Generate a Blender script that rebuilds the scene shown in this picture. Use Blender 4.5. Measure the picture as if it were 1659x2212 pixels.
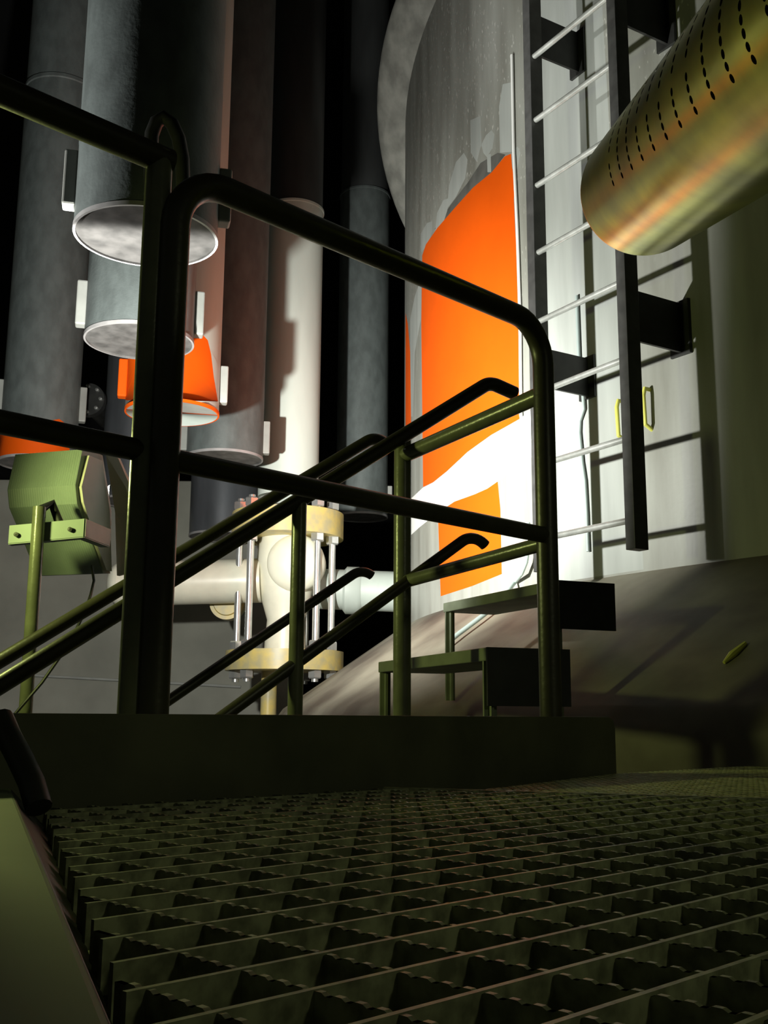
import bpy, bmesh, math, random
from mathutils import Vector, Matrix
from mathutils.geometry import delaunay_2d_cdt

random.seed(7)
S = bpy.context.scene
COL = S.collection
for o in list(bpy.data.objects):
    bpy.data.objects.remove(o)

# ------------------------------------------------------------------ camera, world, lights
W, H = 1659, 2212
F = 2300.0
PITCH = math.atan(439.0 / F)
ROLL = math.radians(0.4)
CAMZ = 0.125
CAM = Vector((0, 0, CAMZ))
cd = bpy.data.cameras.new('camera')
cam = bpy.data.objects.new('camera', cd)
COL.objects.link(cam)
cd.sensor_fit = 'VERTICAL'
cd.sensor_height = 36.0
cd.lens = 36.0 * F / H
cd.clip_start = 0.02
cd.clip_end = 100
MW = Matrix.Rotation(math.pi / 2 + PITCH, 4, 'X') @ Matrix.Rotation(ROLL, 4, 'Z')
cam.matrix_world = Matrix.Translation(CAM) @ MW
R3 = MW.to_3x3()
S.camera = cam

S.view_settings.view_transform = 'Standard'
S.view_settings.look = 'None'
S.view_settings.gamma = 1.0
S.view_settings.use_curve_mapping = False
S.view_settings.exposure = 0.0
S.cycles.max_bounces = 6
S.cycles.use_denoising = True

world = bpy.data.worlds.new('world')
S.world = world
world.use_nodes = True
world.node_tree.nodes['Background'].inputs[0].default_value = (0.75, 0.8, 0.6, 1)
world.node_tree.nodes['Background'].inputs[1].default_value = 0.025

LAMP = Vector((-1.08, 3.45, 0.88))
AIM = Vector((-0.17, 1.0, 0.085)).normalized()
BEAM = Vector((0.535, 0.82, 0.19)).normalized()


def add_light(name, kind, loc, energy, color, direction=None, **kw):
    ld = bpy.data.lights.new(name, kind)
    ld.energy = energy
    ld.color = color
    for k, v in kw.items():
        setattr(ld, k, v)
    lo = bpy.data.objects.new(name, ld)
    COL.objects.link(lo)
    lo.location = loc
    if direction is not None:
        lo.rotation_euler = Vector(direction).to_track_quat('-Z', 'Y').to_euler()
    return lo


add_light('flood_spill', 'SPOT', LAMP, 320, (1.0, 1.0, 0.93), AIM,
          spot_size=math.radians(180), spot_blend=0.10, shadow_soft_size=0.035)
add_light('flood_beam', 'SPOT', LAMP, 840, (1.0, 1.0, 0.93), BEAM,
          spot_size=math.radians(72), spot_blend=1.0, shadow_soft_size=0.035)
add_light('yellow_lamp', 'SPOT', (-1.3, 2.5, 0.78), 27, (0.88, 1.0, 0.30), (1.0, 0.02, -0.12),
          spot_size=math.radians(160), spot_blend=0.5, shadow_soft_size=0.05)
add_light('grating_fill', 'SPOT', (2.3, -0.7, 1.6), 21, (0.95, 1.0, 0.58), (-1.65, 1.85, -1.6),  # unseen fill light, added to brighten the grating
          spot_size=math.radians(56), spot_blend=0.9, shadow_soft_size=0.15)
add_light('side_flood', 'SPOT', (-2.9, 3.25, 1.0), 330, (1.0, 1.0, 0.95), (2.1, 0.25, 1.7),
          spot_size=math.radians(48), spot_blend=0.6, shadow_soft_size=0.04)


# ------------------------------------------------------------------ projection helpers
def ray(u, v):
    return (R3 @ Vector(((u - W / 2) / F, (H / 2 - v) / F, -1.0)))


def P(u, v, y):
    """point of the pixel's ray at depth y"""
    r = ray(u, v)
    return CAM + r * (y / r.y)


def PZ(u, v, z):
    r = ray(u, v)
    return CAM + r * ((z - CAMZ) / r.z)


def proj(p):
    q = R3.transposed() @ (Vector(p) - CAM)
    return (W / 2 + F * q.x / -q.z, H / 2 - F * q.y / -q.z)


def PC(u, v, c, R):
    """first hit of the pixel's ray with a vertical cylinder"""
    r = ray(u, v)
    dx, dy = -c[0], -c[1]
    a = r.x ** 2 + r.y ** 2
    b = 2 * (r.x * dx + r.y * dy)
    cc = dx * dx + dy * dy - R * R
    disc = b * b - 4 * a * cc
    if disc < 0:
        t = -b / (2 * a)
    else:
        t = (-b - math.sqrt(disc)) / (2 * a)
    return CAM + r * t


def zat(x, y, v):
    """height of the pixel row v on the vertical line through (x, y)"""
    lo, hi = -3.0, 9.0
    for _ in range(50):
        m = (lo + hi) / 2
        if proj((x, y, m))[1] > v:
            lo = m
        else:
            hi = m
    return (lo + hi) / 2


# ------------------------------------------------------------------ materials
MATS = {}


def mat(name, col, rough=0.5, metal=0.0, var=0.15, scale=8.0, stretch=(1, 1, 1), bump=0.0, spec=0.5,
        col2=None, lo=0.35, hi=0.65, detail=6.0, bscale=None):
    m = bpy.data.materials.new(name)
    m.use_nodes = True
    nt = m.node_tree
    b = nt.nodes['Principled BSDF']
    b.inputs['Roughness'].default_value = rough
    b.inputs['Metallic'].default_value = metal
    b.inputs['Specular IOR Level'].default_value = spec
    tc = nt.nodes.new('ShaderNodeTexCoord')
    mp = nt.nodes.new('ShaderNodeMapping')
    mp.inputs['Scale'].default_value = stretch
    nt.links.new(tc.outputs['Object'], mp.inputs[0])
    nz = nt.nodes.new('ShaderNodeTexNoise')
    nz.inputs['Scale'].default_value = scale
    nz.inputs['Detail'].default_value = detail
    nt.links.new(mp.outputs[0], nz.inputs[0])
    cr = nt.nodes.new('ShaderNodeValToRGB')
    if col2 is None:
        col2 = tuple(max(0, c * (1 - 2 * var)) for c in col)
    cr.color_ramp.elements[0].position = lo
    cr.color_ramp.elements[1].position = hi
    cr.color_ramp.elements[0].color = (*col2, 1)
    cr.color_ramp.elements[1].color = (*col, 1)
    nt.links.new(nz.outputs[0], cr.inputs[0])
    nt.links.new(cr.outputs[0], b.inputs['Base Color'])
    if bump:
        n2 = nt.nodes.new('ShaderNodeTexNoise')
        n2.inputs['Scale'].default_value = bscale or scale * 4
        n2.inputs['Detail'].default_value = 4
        nt.links.new(tc.outputs['Object'], n2.inputs[0])
        bp = nt.nodes.new('ShaderNodeBump')
        bp.inputs['Strength'].default_value = bump
        bp.inputs['Distance'].default_value = 0.01
        nt.links.new(n2.outputs[0], bp.inputs['Height'])
        nt.links.new(bp.outputs[0], b.inputs['Normal'])
    MATS[name] = m
    return m


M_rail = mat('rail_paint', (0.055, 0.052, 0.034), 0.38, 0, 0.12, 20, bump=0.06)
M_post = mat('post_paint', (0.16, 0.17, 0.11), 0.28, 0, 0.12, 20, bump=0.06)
M_toe = mat('toe_plate_paint', (0.10, 0.105, 0.065), 0.55, 0, 0.2, 6)
M_strip = mat('green_floor_paint', (0.20, 0.26, 0.14), 0.6, 0, 0.08, 5)
M_grate = mat('galvanised_grating', (0.38, 0.40, 0.25), 0.5, 0.1, 0.3, 60)
M_plate = mat('fine_grating', (0.5, 0.5, 0.27), 0.5, 0.1, 0.25, 40)
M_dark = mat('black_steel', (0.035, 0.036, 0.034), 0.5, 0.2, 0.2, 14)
M_stile = mat('ladder_steel', (0.10, 0.10, 0.10), 0.45, 0.2, 0.15, 20)
M_rung = mat('bright_rung_steel', (0.62, 0.64, 0.62), 0.35, 0.5, 0.1, 30)
M_tank = mat('grey_tank_paint', (0.33, 0.34, 0.31), 0.42, 0, 0.2, 3.2, (2.2, 2.2, 0.35), 0.05, lo=0.3, hi=0.7,
             col2=(0.20, 0.20, 0.175), bscale=60)
_nt = M_tank.node_tree
_cr = [n for n in _nt.nodes if n.type == 'VALTORGB'][0]
_tc = [n for n in _nt.nodes if n.type == 'TEX_COORD'][0]
_mp = _nt.nodes.new('ShaderNodeMapping'); _mp.inputs['Scale'].default_value = (70, 70, 26)
_n = _nt.nodes.new('ShaderNodeTexNoise'); _n.inputs['Scale'].default_value = 1.0; _n.inputs['Detail'].default_value = 1.0
_r = _nt.nodes.new('ShaderNodeValToRGB'); _r.color_ramp.elements[0].position = 0.66; _r.color_ramp.elements[1].position = 0.72
_m = _nt.nodes.new('ShaderNodeMix'); _m.data_type = 'RGBA'; _m.inputs['B'].default_value = (0.46, 0.46, 0.43, 1)
_nt.links.new(_tc.outputs['Object'], _mp.inputs[0]); _nt.links.new(_mp.outputs[0], _n.inputs[0])
_nt.links.new(_n.outputs[0], _r.inputs[0]); _sx = _nt.nodes.new('ShaderNodeSeparateXYZ'); _nt.links.new(_tc.outputs['Object'], _sx.inputs[0])
_mr = _nt.nodes.new('ShaderNodeMapRange'); _mr.inputs['From Min'].default_value = 3.1; _mr.inputs['From Max'].default_value = 4.0
_nt.links.new(_sx.outputs['Z'], _mr.inputs['Value'])
_mu = _nt.nodes.new('ShaderNodeMath'); _mu.operation = 'MULTIPLY'
_nt.links.new(_r.outputs[0], _mu.inputs[0]); _nt.links.new(_mr.outputs['Result'], _mu.inputs[1])
_nt.links.new(_mu.outputs[0], _m.inputs['Factor'])
_nt.links.new(_cr.outputs[0], _m.inputs['A']); _nt.links.new(_m.outputs['Result'], _nt.nodes['Principled BSDF'].inputs['Base Color'])
M_pale = mat('pale_dabs_and_lit_strip', (0.42, 0.445, 0.425), 0.4, 0, 0.1, 4, (2.5, 2.5, 0.3))
M_white = mat('white_tank_paint', (0.92, 0.93, 0.92), 0.4, 0, 0.03, 5)
M_orange = mat('orange_paint', (0.74, 0.092, 0.001), 0.7, 0, 0.03, 5, spec=0.15)
M_grime = mat('grime', (0.12, 0.12, 0.11), 0.6, 0, 0.2, 10)
M_skirt = mat('stained_concrete', (0.25, 0.235, 0.18), 0.6, 0, 0.3, 2.2, (1, 1, 1), 0.15, col2=(0.075, 0.06, 0.045), lo=0.35,
              hi=0.7)
M_dome = mat('mottled_grey', (0.50, 0.50, 0.45), 0.65, 0, 0.3, 9, (1, 1, 0.7), 0.1, col2=(0.30, 0.30, 0.27))
M_tube = mat('grey_tube_steel', (0.13, 0.14, 0.155), 0.42, 0.25, 0.2, 5, (1, 1, 0.25), 0.05)
M_tube_shade = mat('shaded_tube_steel', (0.08, 0.085, 0.085), 0.5, 0.2, 0.2, 5, (1, 1, 0.25), 0.05)
M_tube2 = mat('rough_tube_steel', (0.135, 0.158, 0.155), 0.6, 0.1, 0.14, 16, (1, 1, 0.5), 0.12)
M_tubep = mat('pale_tube_paint', (0.42, 0.47, 0.43), 0.5, 0.0, 0.08, 6, (1, 1, 0.2))
M_tubew = mat('white_tube_paint', (0.76, 0.83, 0.76), 0.5, 0.0, 0.06, 6, (1, 1, 0.2))
M_cap = mat('tube_end_plate', (0.17, 0.165, 0.16), 0.6, 0, 0.25, 14)
M_capd = mat('dark_end_plate', (0.06, 0.057, 0.055), 0.7, 0, 0.3, 14)
M_rim = mat('end_plate_rim', (0.36, 0.35, 0.35), 0.5, 0, 0.1, 14)
M_lug = mat('lug_paint', (0.36, 0.37, 0.345), 0.5, 0, 0.08, 10)
M_valve = mat('cream_valve_paint', (0.80, 0.78, 0.64), 0.35, 0, 0.05, 10)
M_flange = mat('yellow_flange_paint', (0.66, 0.52, 0.16), 0.4, 0, 0.2, 14, col2=(0.45, 0.40, 0.22))
M_chrome = mat('bright_bolt_steel', (0.75, 0.76, 0.74), 0.25, 0.8, 0.08, 20)
M_brass = mat('brass', (0.60, 0.60, 0.09), 0.29, 1.0, 0.25, 7, bump=0.06, col2=(0.36, 0.36, 0.06), bscale=9)
M_inner = mat('dark_inside', (0.02, 0.02, 0.015), 0.8, 0, 0.1, 10)
M_flood = mat('green_lamp_paint', (0.34, 0.41, 0.38), 0.5, 0, 0.06, 12)
M_pink = mat('pale_lamp_rim', (0.85, 0.80, 0.74), 0.5, 0, 0.05, 12)
M_glass = bpy.data.materials.new('lamp_glass')
M_glass.use_nodes = True
_b = M_glass.node_tree.nodes['Principled BSDF']
_b.inputs['Base Color'].default_value = (0.8, 0.8, 0.75, 1)
_b.inputs['Emission Color'].default_value = (1, 1, 0.9, 1)
_b.inputs['Emission Strength'].default_value = 4.0
M_step = mat('step_paint', (0.24, 0.27, 0.19), 0.55, 0, 0.15, 10)
M_wall = mat('grey_concrete_wall', (0.28, 0.28, 0.235), 0.8, 0, 0.12, 2.5, bump=0.1)
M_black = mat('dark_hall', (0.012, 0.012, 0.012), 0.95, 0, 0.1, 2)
M_floor = mat('dark_floor', (0.05, 0.05, 0.045), 0.85, 0, 0.2, 3)
M_cable = mat('black_cable', (0.03, 0.03, 0.03), 0.5, 0, 0.1, 10)
M_hose = mat('pale_hose', (0.40, 0.48, 0.46), 0.4, 0, 0.06, 10)
M_yellow = mat('yellow_fleck', (0.75, 0.75, 0.15), 0.5, 0, 0.05, 10)

# ------------------------------------------------------------------ mesh helpers
ORIGIN = {}


class MB:
    def __init__(self):
        self.v, self.f, self.mi, self.sm = [], [], [], []

    def add(self, vs, fs, mi=0, smooth=False):
        b = len(self.v)
        self.v += [Vector(x) for x in vs]
        for f in fs:
            self.f.append([b + i for i in f])
            self.mi.append(mi)
            self.sm.append(smooth)

    def box(self, c, ax, ay, az, mi=0):
        """box with centre c and three half-axis vectors"""
        c, ax, ay, az = map(Vector, (c, ax, ay, az))
        vs = [c + sx * ax + sy * ay + sz * az for sx in (-1, 1) for sy in (-1, 1) for sz in (-1, 1)]
        self.add(vs, [(0, 1, 3, 2), (4, 6, 7, 5), (0, 4, 5, 1), (2, 3, 7, 6), (0, 2, 6, 4), (1, 5, 7, 3)], mi)

    def prism(self, poly, off, mi=0):
        """closed polygon pushed along off"""
        n = len(poly)
        off = Vector(off)
        a = [Vector(p) for p in poly]
        self.add(a + [p + off for p in a], [list(range(n))[::-1], list(range(n, 2 * n))] +
                 [(i, (i + 1) % n, n + (i + 1) % n, n + i) for i in range(n)], mi)

    def tube(self, pts, r, n=20, cap=True, mi=0):
        pts = [Vector(p) for p in pts]
        rs = r if isinstance(r, (list, tuple)) else [r] * len(pts)
        d0 = (pts[1] - pts[0]).normalized()
        up = Vector((0, 0, 1)) if abs(d0.z) < 0.9 else Vector((1, 0, 0))
        nx = d0.cross(up).normalized()
        rings = []
        for i, p in enumerate(pts):
            if i == 0:
                t = pts[1] - pts[0]
            elif i == len(pts) - 1:
                t = pts[-1] - pts[-2]
            else:
                t = (pts[i + 1] - p).normalized() + (p - pts[i - 1]).normalized()
            t.normalize()
            nx = (nx - t * nx.dot(t)).normalized()
            ny = t.cross(nx)
            rings.append([p + (nx * math.cos(2 * math.pi * k / n) + ny * math.sin(2 * math.pi * k / n)) * rs[i] for k in
                          range(n)])
        vs = [v for rg in rings for v in rg]
        fs = []
        for i in range(len(pts) - 1):
            for k in range(n):
                fs.append((i * n + k, i * n + (k + 1) % n, (i + 1) * n + (k + 1) % n, (i + 1) * n + k))
        self.add(vs, fs, mi, True)
        if cap:
            self.add(rings[0], [list(range(n))[::-1]], mi)
            self.add(rings[-1], [list(range(n))], mi)

    def lathe(self, prof, c, ax=(0, 0, 1), n=40, mi=0, smooth=True):
        """profile [(radius, along)] turned about ax through c; neighbours with the same point split the shading"""
        ax = Vector(ax).normalized()
        up = Vector((0, 0, 1)) if abs(ax.z) < 0.9 else Vector((1, 0, 0))
        nx = ax.cross(up).normalized()
        ny = ax.cross(nx)
        c = Vector(c)
        for (r0, a0), (r1, a1) in zip(prof, prof[1:]):
            pass
        vs = []
        for r, a in prof:
            for k in range(n):
                t = 2 * math.pi * k / n
                vs.append(c + ax * a + (nx * math.cos(t) + ny * math.sin(t)) * r)
        fs = []
        for i in range(len(prof) - 1):
            if prof[i] == prof[i + 1]:
                continue
            for k in range(n):
                fs.append((i * n + k, i * n + (k + 1) % n, (i + 1) * n + (k + 1) % n, (i + 1) * n + k))
        self.add(vs, fs, mi, smooth)

    def build(self, name, m, parent=None, bevel=0.0, origin=None, normals=None):
        me = bpy.data.meshes.new(name)
        if parent is not None:
            org = ORIGIN[parent.name]
        elif origin is not None:
            org = Vector(origin)
        else:
            xs = [v.x for v in self.v]; ys = [v.y for v in self.v]; zs = [v.z for v in self.v]
            org = Vector(((min(xs) + max(xs)) / 2, (min(ys) + max(ys)) / 2, min(zs)))
        me.from_pydata([v - org for v in self.v], [], self.f)
        ms = m if isinstance(m, (list, tuple)) else [m]
        for q in ms:
            me.materials.append(q)
        me.polygons.foreach_set('material_index', self.mi)
        me.polygons.foreach_set('use_smooth', self.sm)
        me.update()
        if normals is None:
            bm = bmesh.new()
            bm.from_mesh(me)
            bmesh.ops.remove_doubles(bm, verts=bm.verts, dist=1e-6)
            bmesh.ops.recalc_face_normals(bm, faces=bm.faces)
            bm.to_mesh(me)
            bm.free()
        else:
            me.normals_split_custom_set_from_vertices([normals(v) for v in self.v])
        o = bpy.data.objects.new(name, me)
        COL.objects.link(o)
        if normals is None and any(self.sm):
            md = o.modifiers.new('edge', 'EDGE_SPLIT')
            md.split_angle = math.radians(40)
        if parent is not None:
            o.parent = parent
            ORIGIN[o.name] = org
        else:
            o.location = org
            ORIGIN[o.name] = org
        if bevel:
            md = o.modifiers.new('bevel', 'BEVEL')
            md.width = bevel
            md.segments = 2
            md.limit_method = 'ANGLE'
        return o


def thing(name, label, cat, loc, group=None):
    o = bpy.data.objects.new(name, None)
    COL.objects.link(o)
    o.location = loc
    o.empty_display_size = 0.1
    ORIGIN[o.name] = Vector(loc)
    return tag(o, label, cat, group)


def tag(o, label, cat, group=None):
    o['label'] = label
    o['category'] = cat
    if group:
        o['group'] = group
    return o


def struct(o, label=None):
    o['kind'] = 'structure'
    if label:
        o['label'] = label
    return o


def arc(a, b, c, r, n=8):
    """points rounding the corner a-b-c with radius r"""
    a, b, c = Vector(a), Vector(b), Vector(c)
    d1 = (a - b).normalized()
    d2 = (c - b).normalized()
    ang = d1.angle(d2)
    t = r / math.tan(ang / 2)
    ctr = b + (d1 + d2).normalized() * (r / math.sin(ang / 2))
    p1, p2 = b + d1 * t, b + d2 * t
    v1, v2 = p1 - ctr, p2 - ctr
    w = v1.angle(v2)
    k = v1.cross(v2).normalized()
    return [ctr + Matrix.Rotation(w * i / n, 3, k) @ v1 for i in range(n + 1)]


def inpoly(p, poly):
    x, y = p
    c = False
    n = len(poly)
    for i in range(n):
        x1, y1 = poly[i]
        x2, y2 = poly[i - 1]
        if (y1 > y) != (y2 > y) and x < (x2 - x1) * (y - y1) / (y2 - y1) + x1:
            c = not c
    return c


def smooth_poly(pts, step):
    out = []
    for i in range(len(pts)):
        a, b = Vector(pts[i]), Vector(pts[(i + 1) % len(pts)])
        k = max(1, int((b - a).length / step))
        for j in range(k):
            out.append(tuple(a + (b - a) * (j / k)))
    return out


def painted_cylinder(mb, c, R, z0, z1, th0, th1, polys, step, zstep):
    """outside of a vertical cylinder between two angles; polys = [(pixel polygon, material index)]"""
    def to_sz(u, v):
        p = PC(u, v, c, R)
        th = math.atan2(p.y - c[1], p.x - c[0]) % (2 * math.pi)
        return (th * R, p.z)
    pl = []
    verts, edges = [], []
    ns = max(2, int((th1 - th0) * R / step))
    nz = max(2, int((z1 - z0) / zstep))
    for i in range(ns + 1):
        for j in range(nz + 1):
            verts.append(Vector((R * (th0 + (th1 - th0) * i / ns), z0 + (z1 - z0) * j / nz)))
    for px, mi in polys:
        q = [to_sz(*p) for p in smooth_poly(px, 12)]
        q = [(s, min(z1 - 1e-4, max(z0 + 1e-4, z))) for s, z in q]
        b = len(verts)
        verts += [Vector(p) for p in q]
        edges += [(b + i, b + (i + 1) % len(q)) for i in range(len(q))]
        pl.append((q, mi))
    vv, ee, ff, _, _, _ = delaunay_2d_cdt(verts, edges, [], 0, 1e-5)
    base = len(mb.v)
    for s, z in vv:
        mb.v.append(Vector((c[0] + R * math.cos(s / R), c[1] + R * math.sin(s / R), z)))
    for f in ff:
        cx = sum(vv[i][0] for i in f) / len(f)
        cz = sum(vv[i][1] for i in f) / len(f)
        mi = 0
        for q, m in pl:
            if inpoly((cx, cz), q):
                mi = m
        mb.f.append([base + i for i in f])
        mb.mi.append(mi)
        mb.sm.append(True)


# ------------------------------------------------------------------ the hall
LOWZ = -1.2
m = MB(); m.box((1, 5, LOWZ - 0.05), (9, 0, 0), (0, 10, 0), (0, 0, 0.05))
struct(m.build('floor', M_floor))
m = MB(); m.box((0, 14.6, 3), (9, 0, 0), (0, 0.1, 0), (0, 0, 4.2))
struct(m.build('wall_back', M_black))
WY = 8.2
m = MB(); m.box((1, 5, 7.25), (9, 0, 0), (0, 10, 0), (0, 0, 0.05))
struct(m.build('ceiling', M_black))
m = MB()
m.box((-2.48, WY + 0.1, (LOWZ + 1.93) / 2), (1.80, 0, 0), (0, 0.1, 0), (0, 0, (1.93 - LOWZ) / 2))
struct(m.build('wall_left', M_wall, bevel=0.01), 'low grey concrete wall behind the hanging tubes')
m = MB()
a, b = P(70, 1459, WY - 0.012), P(520, 1484, WY - 0.012)
m.tube([a, b], 0.010, 8)
struct(m.build('trim_1', M_lug))

# ------------------------------------------------------------------ storage tank
TC, TR = (5.84, 7.26), 5.7
TJ = 0.68
ORANGE_UP = [(912, 552), (920, 528), (945, 492), (985, 446), (1022, 405), (1062, 372), (1090, 338), (1104, 332), (1106, 360),
             (1112, 395), (1110, 430), (1113, 500), (1117, 560), (1119, 680), (1122, 800), (1122, 905), (1060, 940), (1010, 976),
             (965, 1018), (935, 1042), (914, 1052), (912, 880), (910, 700)]
ORANGE_LOW = [(946, 1108), (981, 1084), (1025, 1068), (1052, 1056), (1075, 1040), (1078, 1070), (1081, 1100), (1084, 1240), (1020, 1266),
              (952, 1288), (949, 1200)]
SLIVER = [(876, 676), (881, 700), (886, 760), (888, 915), (880, 925), (876, 925)]
WHITE_BAND = [(878, 1086), (914, 1053), (935, 1043), (965, 1019), (1010, 977), (1060, 941), (1122, 906), (1150, 884), (1150, 986),
              (1110, 1015), (1076, 1039), (1053, 1055), (1026, 1067), (982, 1083), (947, 1106), (905, 1140), (878, 1165)]
DABS = [[(1044, 330), (1040, 312), (1050, 292), (1062, 281), (1068, 290), (1064, 318), (1052, 340)],
        [(1052, 335), (1060, 332), (1061, 372), (1053, 372)],
        [(910, 545), (909, 505), (922, 482), (933, 478), (934, 500), (924, 530)],
        [(940, 505), (944, 460), (958, 432), (970, 428), (966, 455), (955, 490)],
        [(1080, 330), (1078, 230), (1086, 182), (1104, 178), (1106, 328)],
        [(966, 450), (970, 400), (985, 350), (1002, 330), (1010, 345), (1005, 385), (985, 425)],
        [(1017, 330), (1016, 260), (1038, 250), (1040, 310), (1030, 350)],
        [(886, 690), (896, 640), (910, 600), (909, 690), (896, 760), (892, 900), (888, 900)],
        [(1104, 332), (1118, 316), (1124, 330), (1116, 372), (1107, 365)],
        [(1190, 480), (1200, 475), (1206, 540), (1216, 560), (1222, 520), (1224, 480), (1236, 470), (1240, 560), (1215, 600), (1200, 580)]]
GRIME = [[(938, 496), (975, 440), (1010, 395), (1038, 352), (1075, 330), (1092, 334), (1062, 373), (1022, 406), (985, 447), (947, 490)]]
LIT_STRIP = [[(1160, 0), (1300, 0), (1325, 420), (1350, 640), (1372, 900), (1390, 1230), (1180, 1262), (1172, 640), (1168, 300)]]  # wall between the stiles painted paler, standing for the flood's light
PALE2 = [
        [(1122, 380), (1160, 380), (1180, 900), (1200, 1215), (1090, 1245), (1086, 1030), (1150, 985), (1150, 880), (1123, 900)],
        [(886, 1170), (945, 1110), (950, 1280), (884, 1315)]]
polys = [(p, 3) for p in LIT_STRIP] + [(p, 4) for p in GRIME] + [(p, 3) for p in DABS]
polys += [(WHITE_BAND, 2), (ORANGE_UP, 1), (ORANGE_LOW, 1), (SLIVER, 1)]
tank = thing('storage_tank', 'huge round grey tank with orange and white paint beside the ladder', 'tank', (TC[0], TC[1], LOWZ))
m = MB()
TH0, TH1 = math.radians(160), math.radians(275)
painted_cylinder(m, TC, TR, TJ, 4.5, TH0, TH1, polys, 0.16, 0.16)
k = 48
for i in range(k):
    t0 = TH1 + (TH0 + 2 * math.pi - TH1) * i / k
    t1 = TH1 + (TH0 + 2 * math.pi - TH1) * (i + 1) / k
    m.add([(TC[0] + TR * math.cos(t), TC[1] + TR * math.sin(t), z) for t, z in ((t0, TJ), (t1, TJ), (t1, 4.5), (t0, 4.5))],
          [(0, 1, 2, 3)], 0, True)
m.build('tank_wall', [M_tank, M_orange, M_white, M_pale, M_grime], tank,
        normals=lambda v: Vector((v.x - TC[0], v.y - TC[1], 0)).normalized())
m = MB()
m.lathe([(TR, 4.5), (TR - 0.04, 4.6), (TR - 0.24, 5.1), (TR - 0.9, 5.9), (TR - 2.4, 6.6), (0.01, 7.0)], (TC[0], TC[1], 0), n=160)
m.build('tank_roof', M_tank, tank)
m = MB()
m.lathe([(TR, TJ + 0.012), (TR + 0.02, TJ), (TR + 0.06, TJ - 0.02), (TR + 0.78, TJ - 0.52), (TR + 0.84, TJ - 0.60), (TR + 0.84, LOWZ)],
        (TC[0], TC[1], 0), n=220)
m.build('tank_skirt', M_skirt, tank)
# swelling behind the left edge of the tank
dc = P(1375, 228, 7.2)
dr = 575 / F * (MW.to_3x3().transposed() @ (dc - CAM)).z * -1
m = MB()
prof = [(dr * math.sin(math.pi * i / 40), -0.28 * math.cos(math.pi * i / 40)) for i in range(41)]
m.lathe(prof, dc, (dc - CAM).normalized(), 120)
m.build('dished_head', M_dome, tank)
# weld line and lifting hooks on the wall
def tank_n(p):
    return Vector((p.x - TC[0], p.y - TC[1], 0)).normalized()


for (u, v) in ((1347, 868), (1404, 842)):
    p = PC(u, v, TC, TR)
    n = tank_n(p)
    m = MB()
    m.tube([p - n * 0.01, p + n * 0.03, p + n * 0.04 - Vector((0, 0, 0.03)), p + n * 0.035 - Vector((0, 0, 0.15)), p - n * 0.01 - Vector((0, 0, 0.17))],
           0.009, 10)
    h = m.build('lifting_hook', M_yellow, tank)
    h['label'] = 'small yellow hook'
q = PC(1262, 835, TC, TR)

# ------------------------------------------------------------------ ladder
LT = Vector((0.52, -0.855, 0)).normalized()      # along the rungs, to the right and nearer
LN = Vector((-0.855, -0.52, 0)).normalized()     # away from the tank wall
pl = P(1163, 700, 4.3)
lbase = Vector((pl.x, pl.y, 0))
# right stile: on the line lbase + t LT seen at pixel column ~1357
best = min((abs(proj(lbase + LT * t + Vector((0, 0, 1.4)))[0] - 1362), t) for t in [i * 0.002 for i in range(100, 600)])
LWID = best[1]
ladder = thing('fixed_ladder', 'dark steel ladder with bright round rungs fixed to the tank wall', 'ladder', (lbase.x, lbase.y, zat(lbase.x, lbase.y, 1236)))
for t, vb in ((0.0, 1236), (LWID, 1188)):
    c = lbase + LT * t
    zb = zat(c.x, c.y, vb)
    m = MB()
    m.box((c.x, c.y, (zb + 5.2) / 2), LT * 0.024, LN * 0.034, Vector((0, 0, (5.2 - zb) / 2)))
    m.build('stile', M_stile, ladder, bevel=0.002)
rv = [1165, 1000, 845, 700, 552, 405, 265, 130]
rz = [zat(lbase.x, lbase.y, v) for v in rv]
dz = (rz[-1] - rz[0]) / 7
for i in range(15):
    z = rz[0] + dz * i
    m = MB()
    a = lbase + Vector((0, 0, z)) + LT * 0.012 + LN * 0.012
    b = lbase + LT * (LWID + 0.012) + Vector((0, 0, z)) + LN * 0.012
    m.tube([a, b], 0.0125, 14)
    m.build('rung', M_rung, ladder)
WD = (Vector((lbase.x, lbase.y, 0)) - Vector((TC[0], TC[1], 0))).length - TR
for t, v0, v1 in ((0.0, 32, 118), (0.0, 752, 836), (LWID, 626, 735), (LWID, -60, 50)):
    c = lbase + LT * t
    za, zb = zat(c.x, c.y, v1), zat(c.x, c.y, v0)
    d = (Vector((c.x, c.y, 0)) - Vector((TC[0], TC[1], 0))).length - TR
    hh = (zb - za) / 2
    zc = (za + zb) / 2
    m = MB()
    a0 = c + LN * 0.03
    a1 = c - LN * (d + 0.012)
    m.prism([a0 + Vector((0, 0, zc + hh)), a0 + Vector((0, 0, zc - hh)), a1 + Vector((0, 0, zc - hh)), a1 + Vector((0, 0, zc + hh))], LT * 0.012)
    m.box(c - LN * (d + 0.0) + Vector((0, 0, zc)), LT * 0.05, LN * 0.012, Vector((0, 0, hh * 1.1)))
    m.build('wall_bracket', M_dark, ladder)

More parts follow.
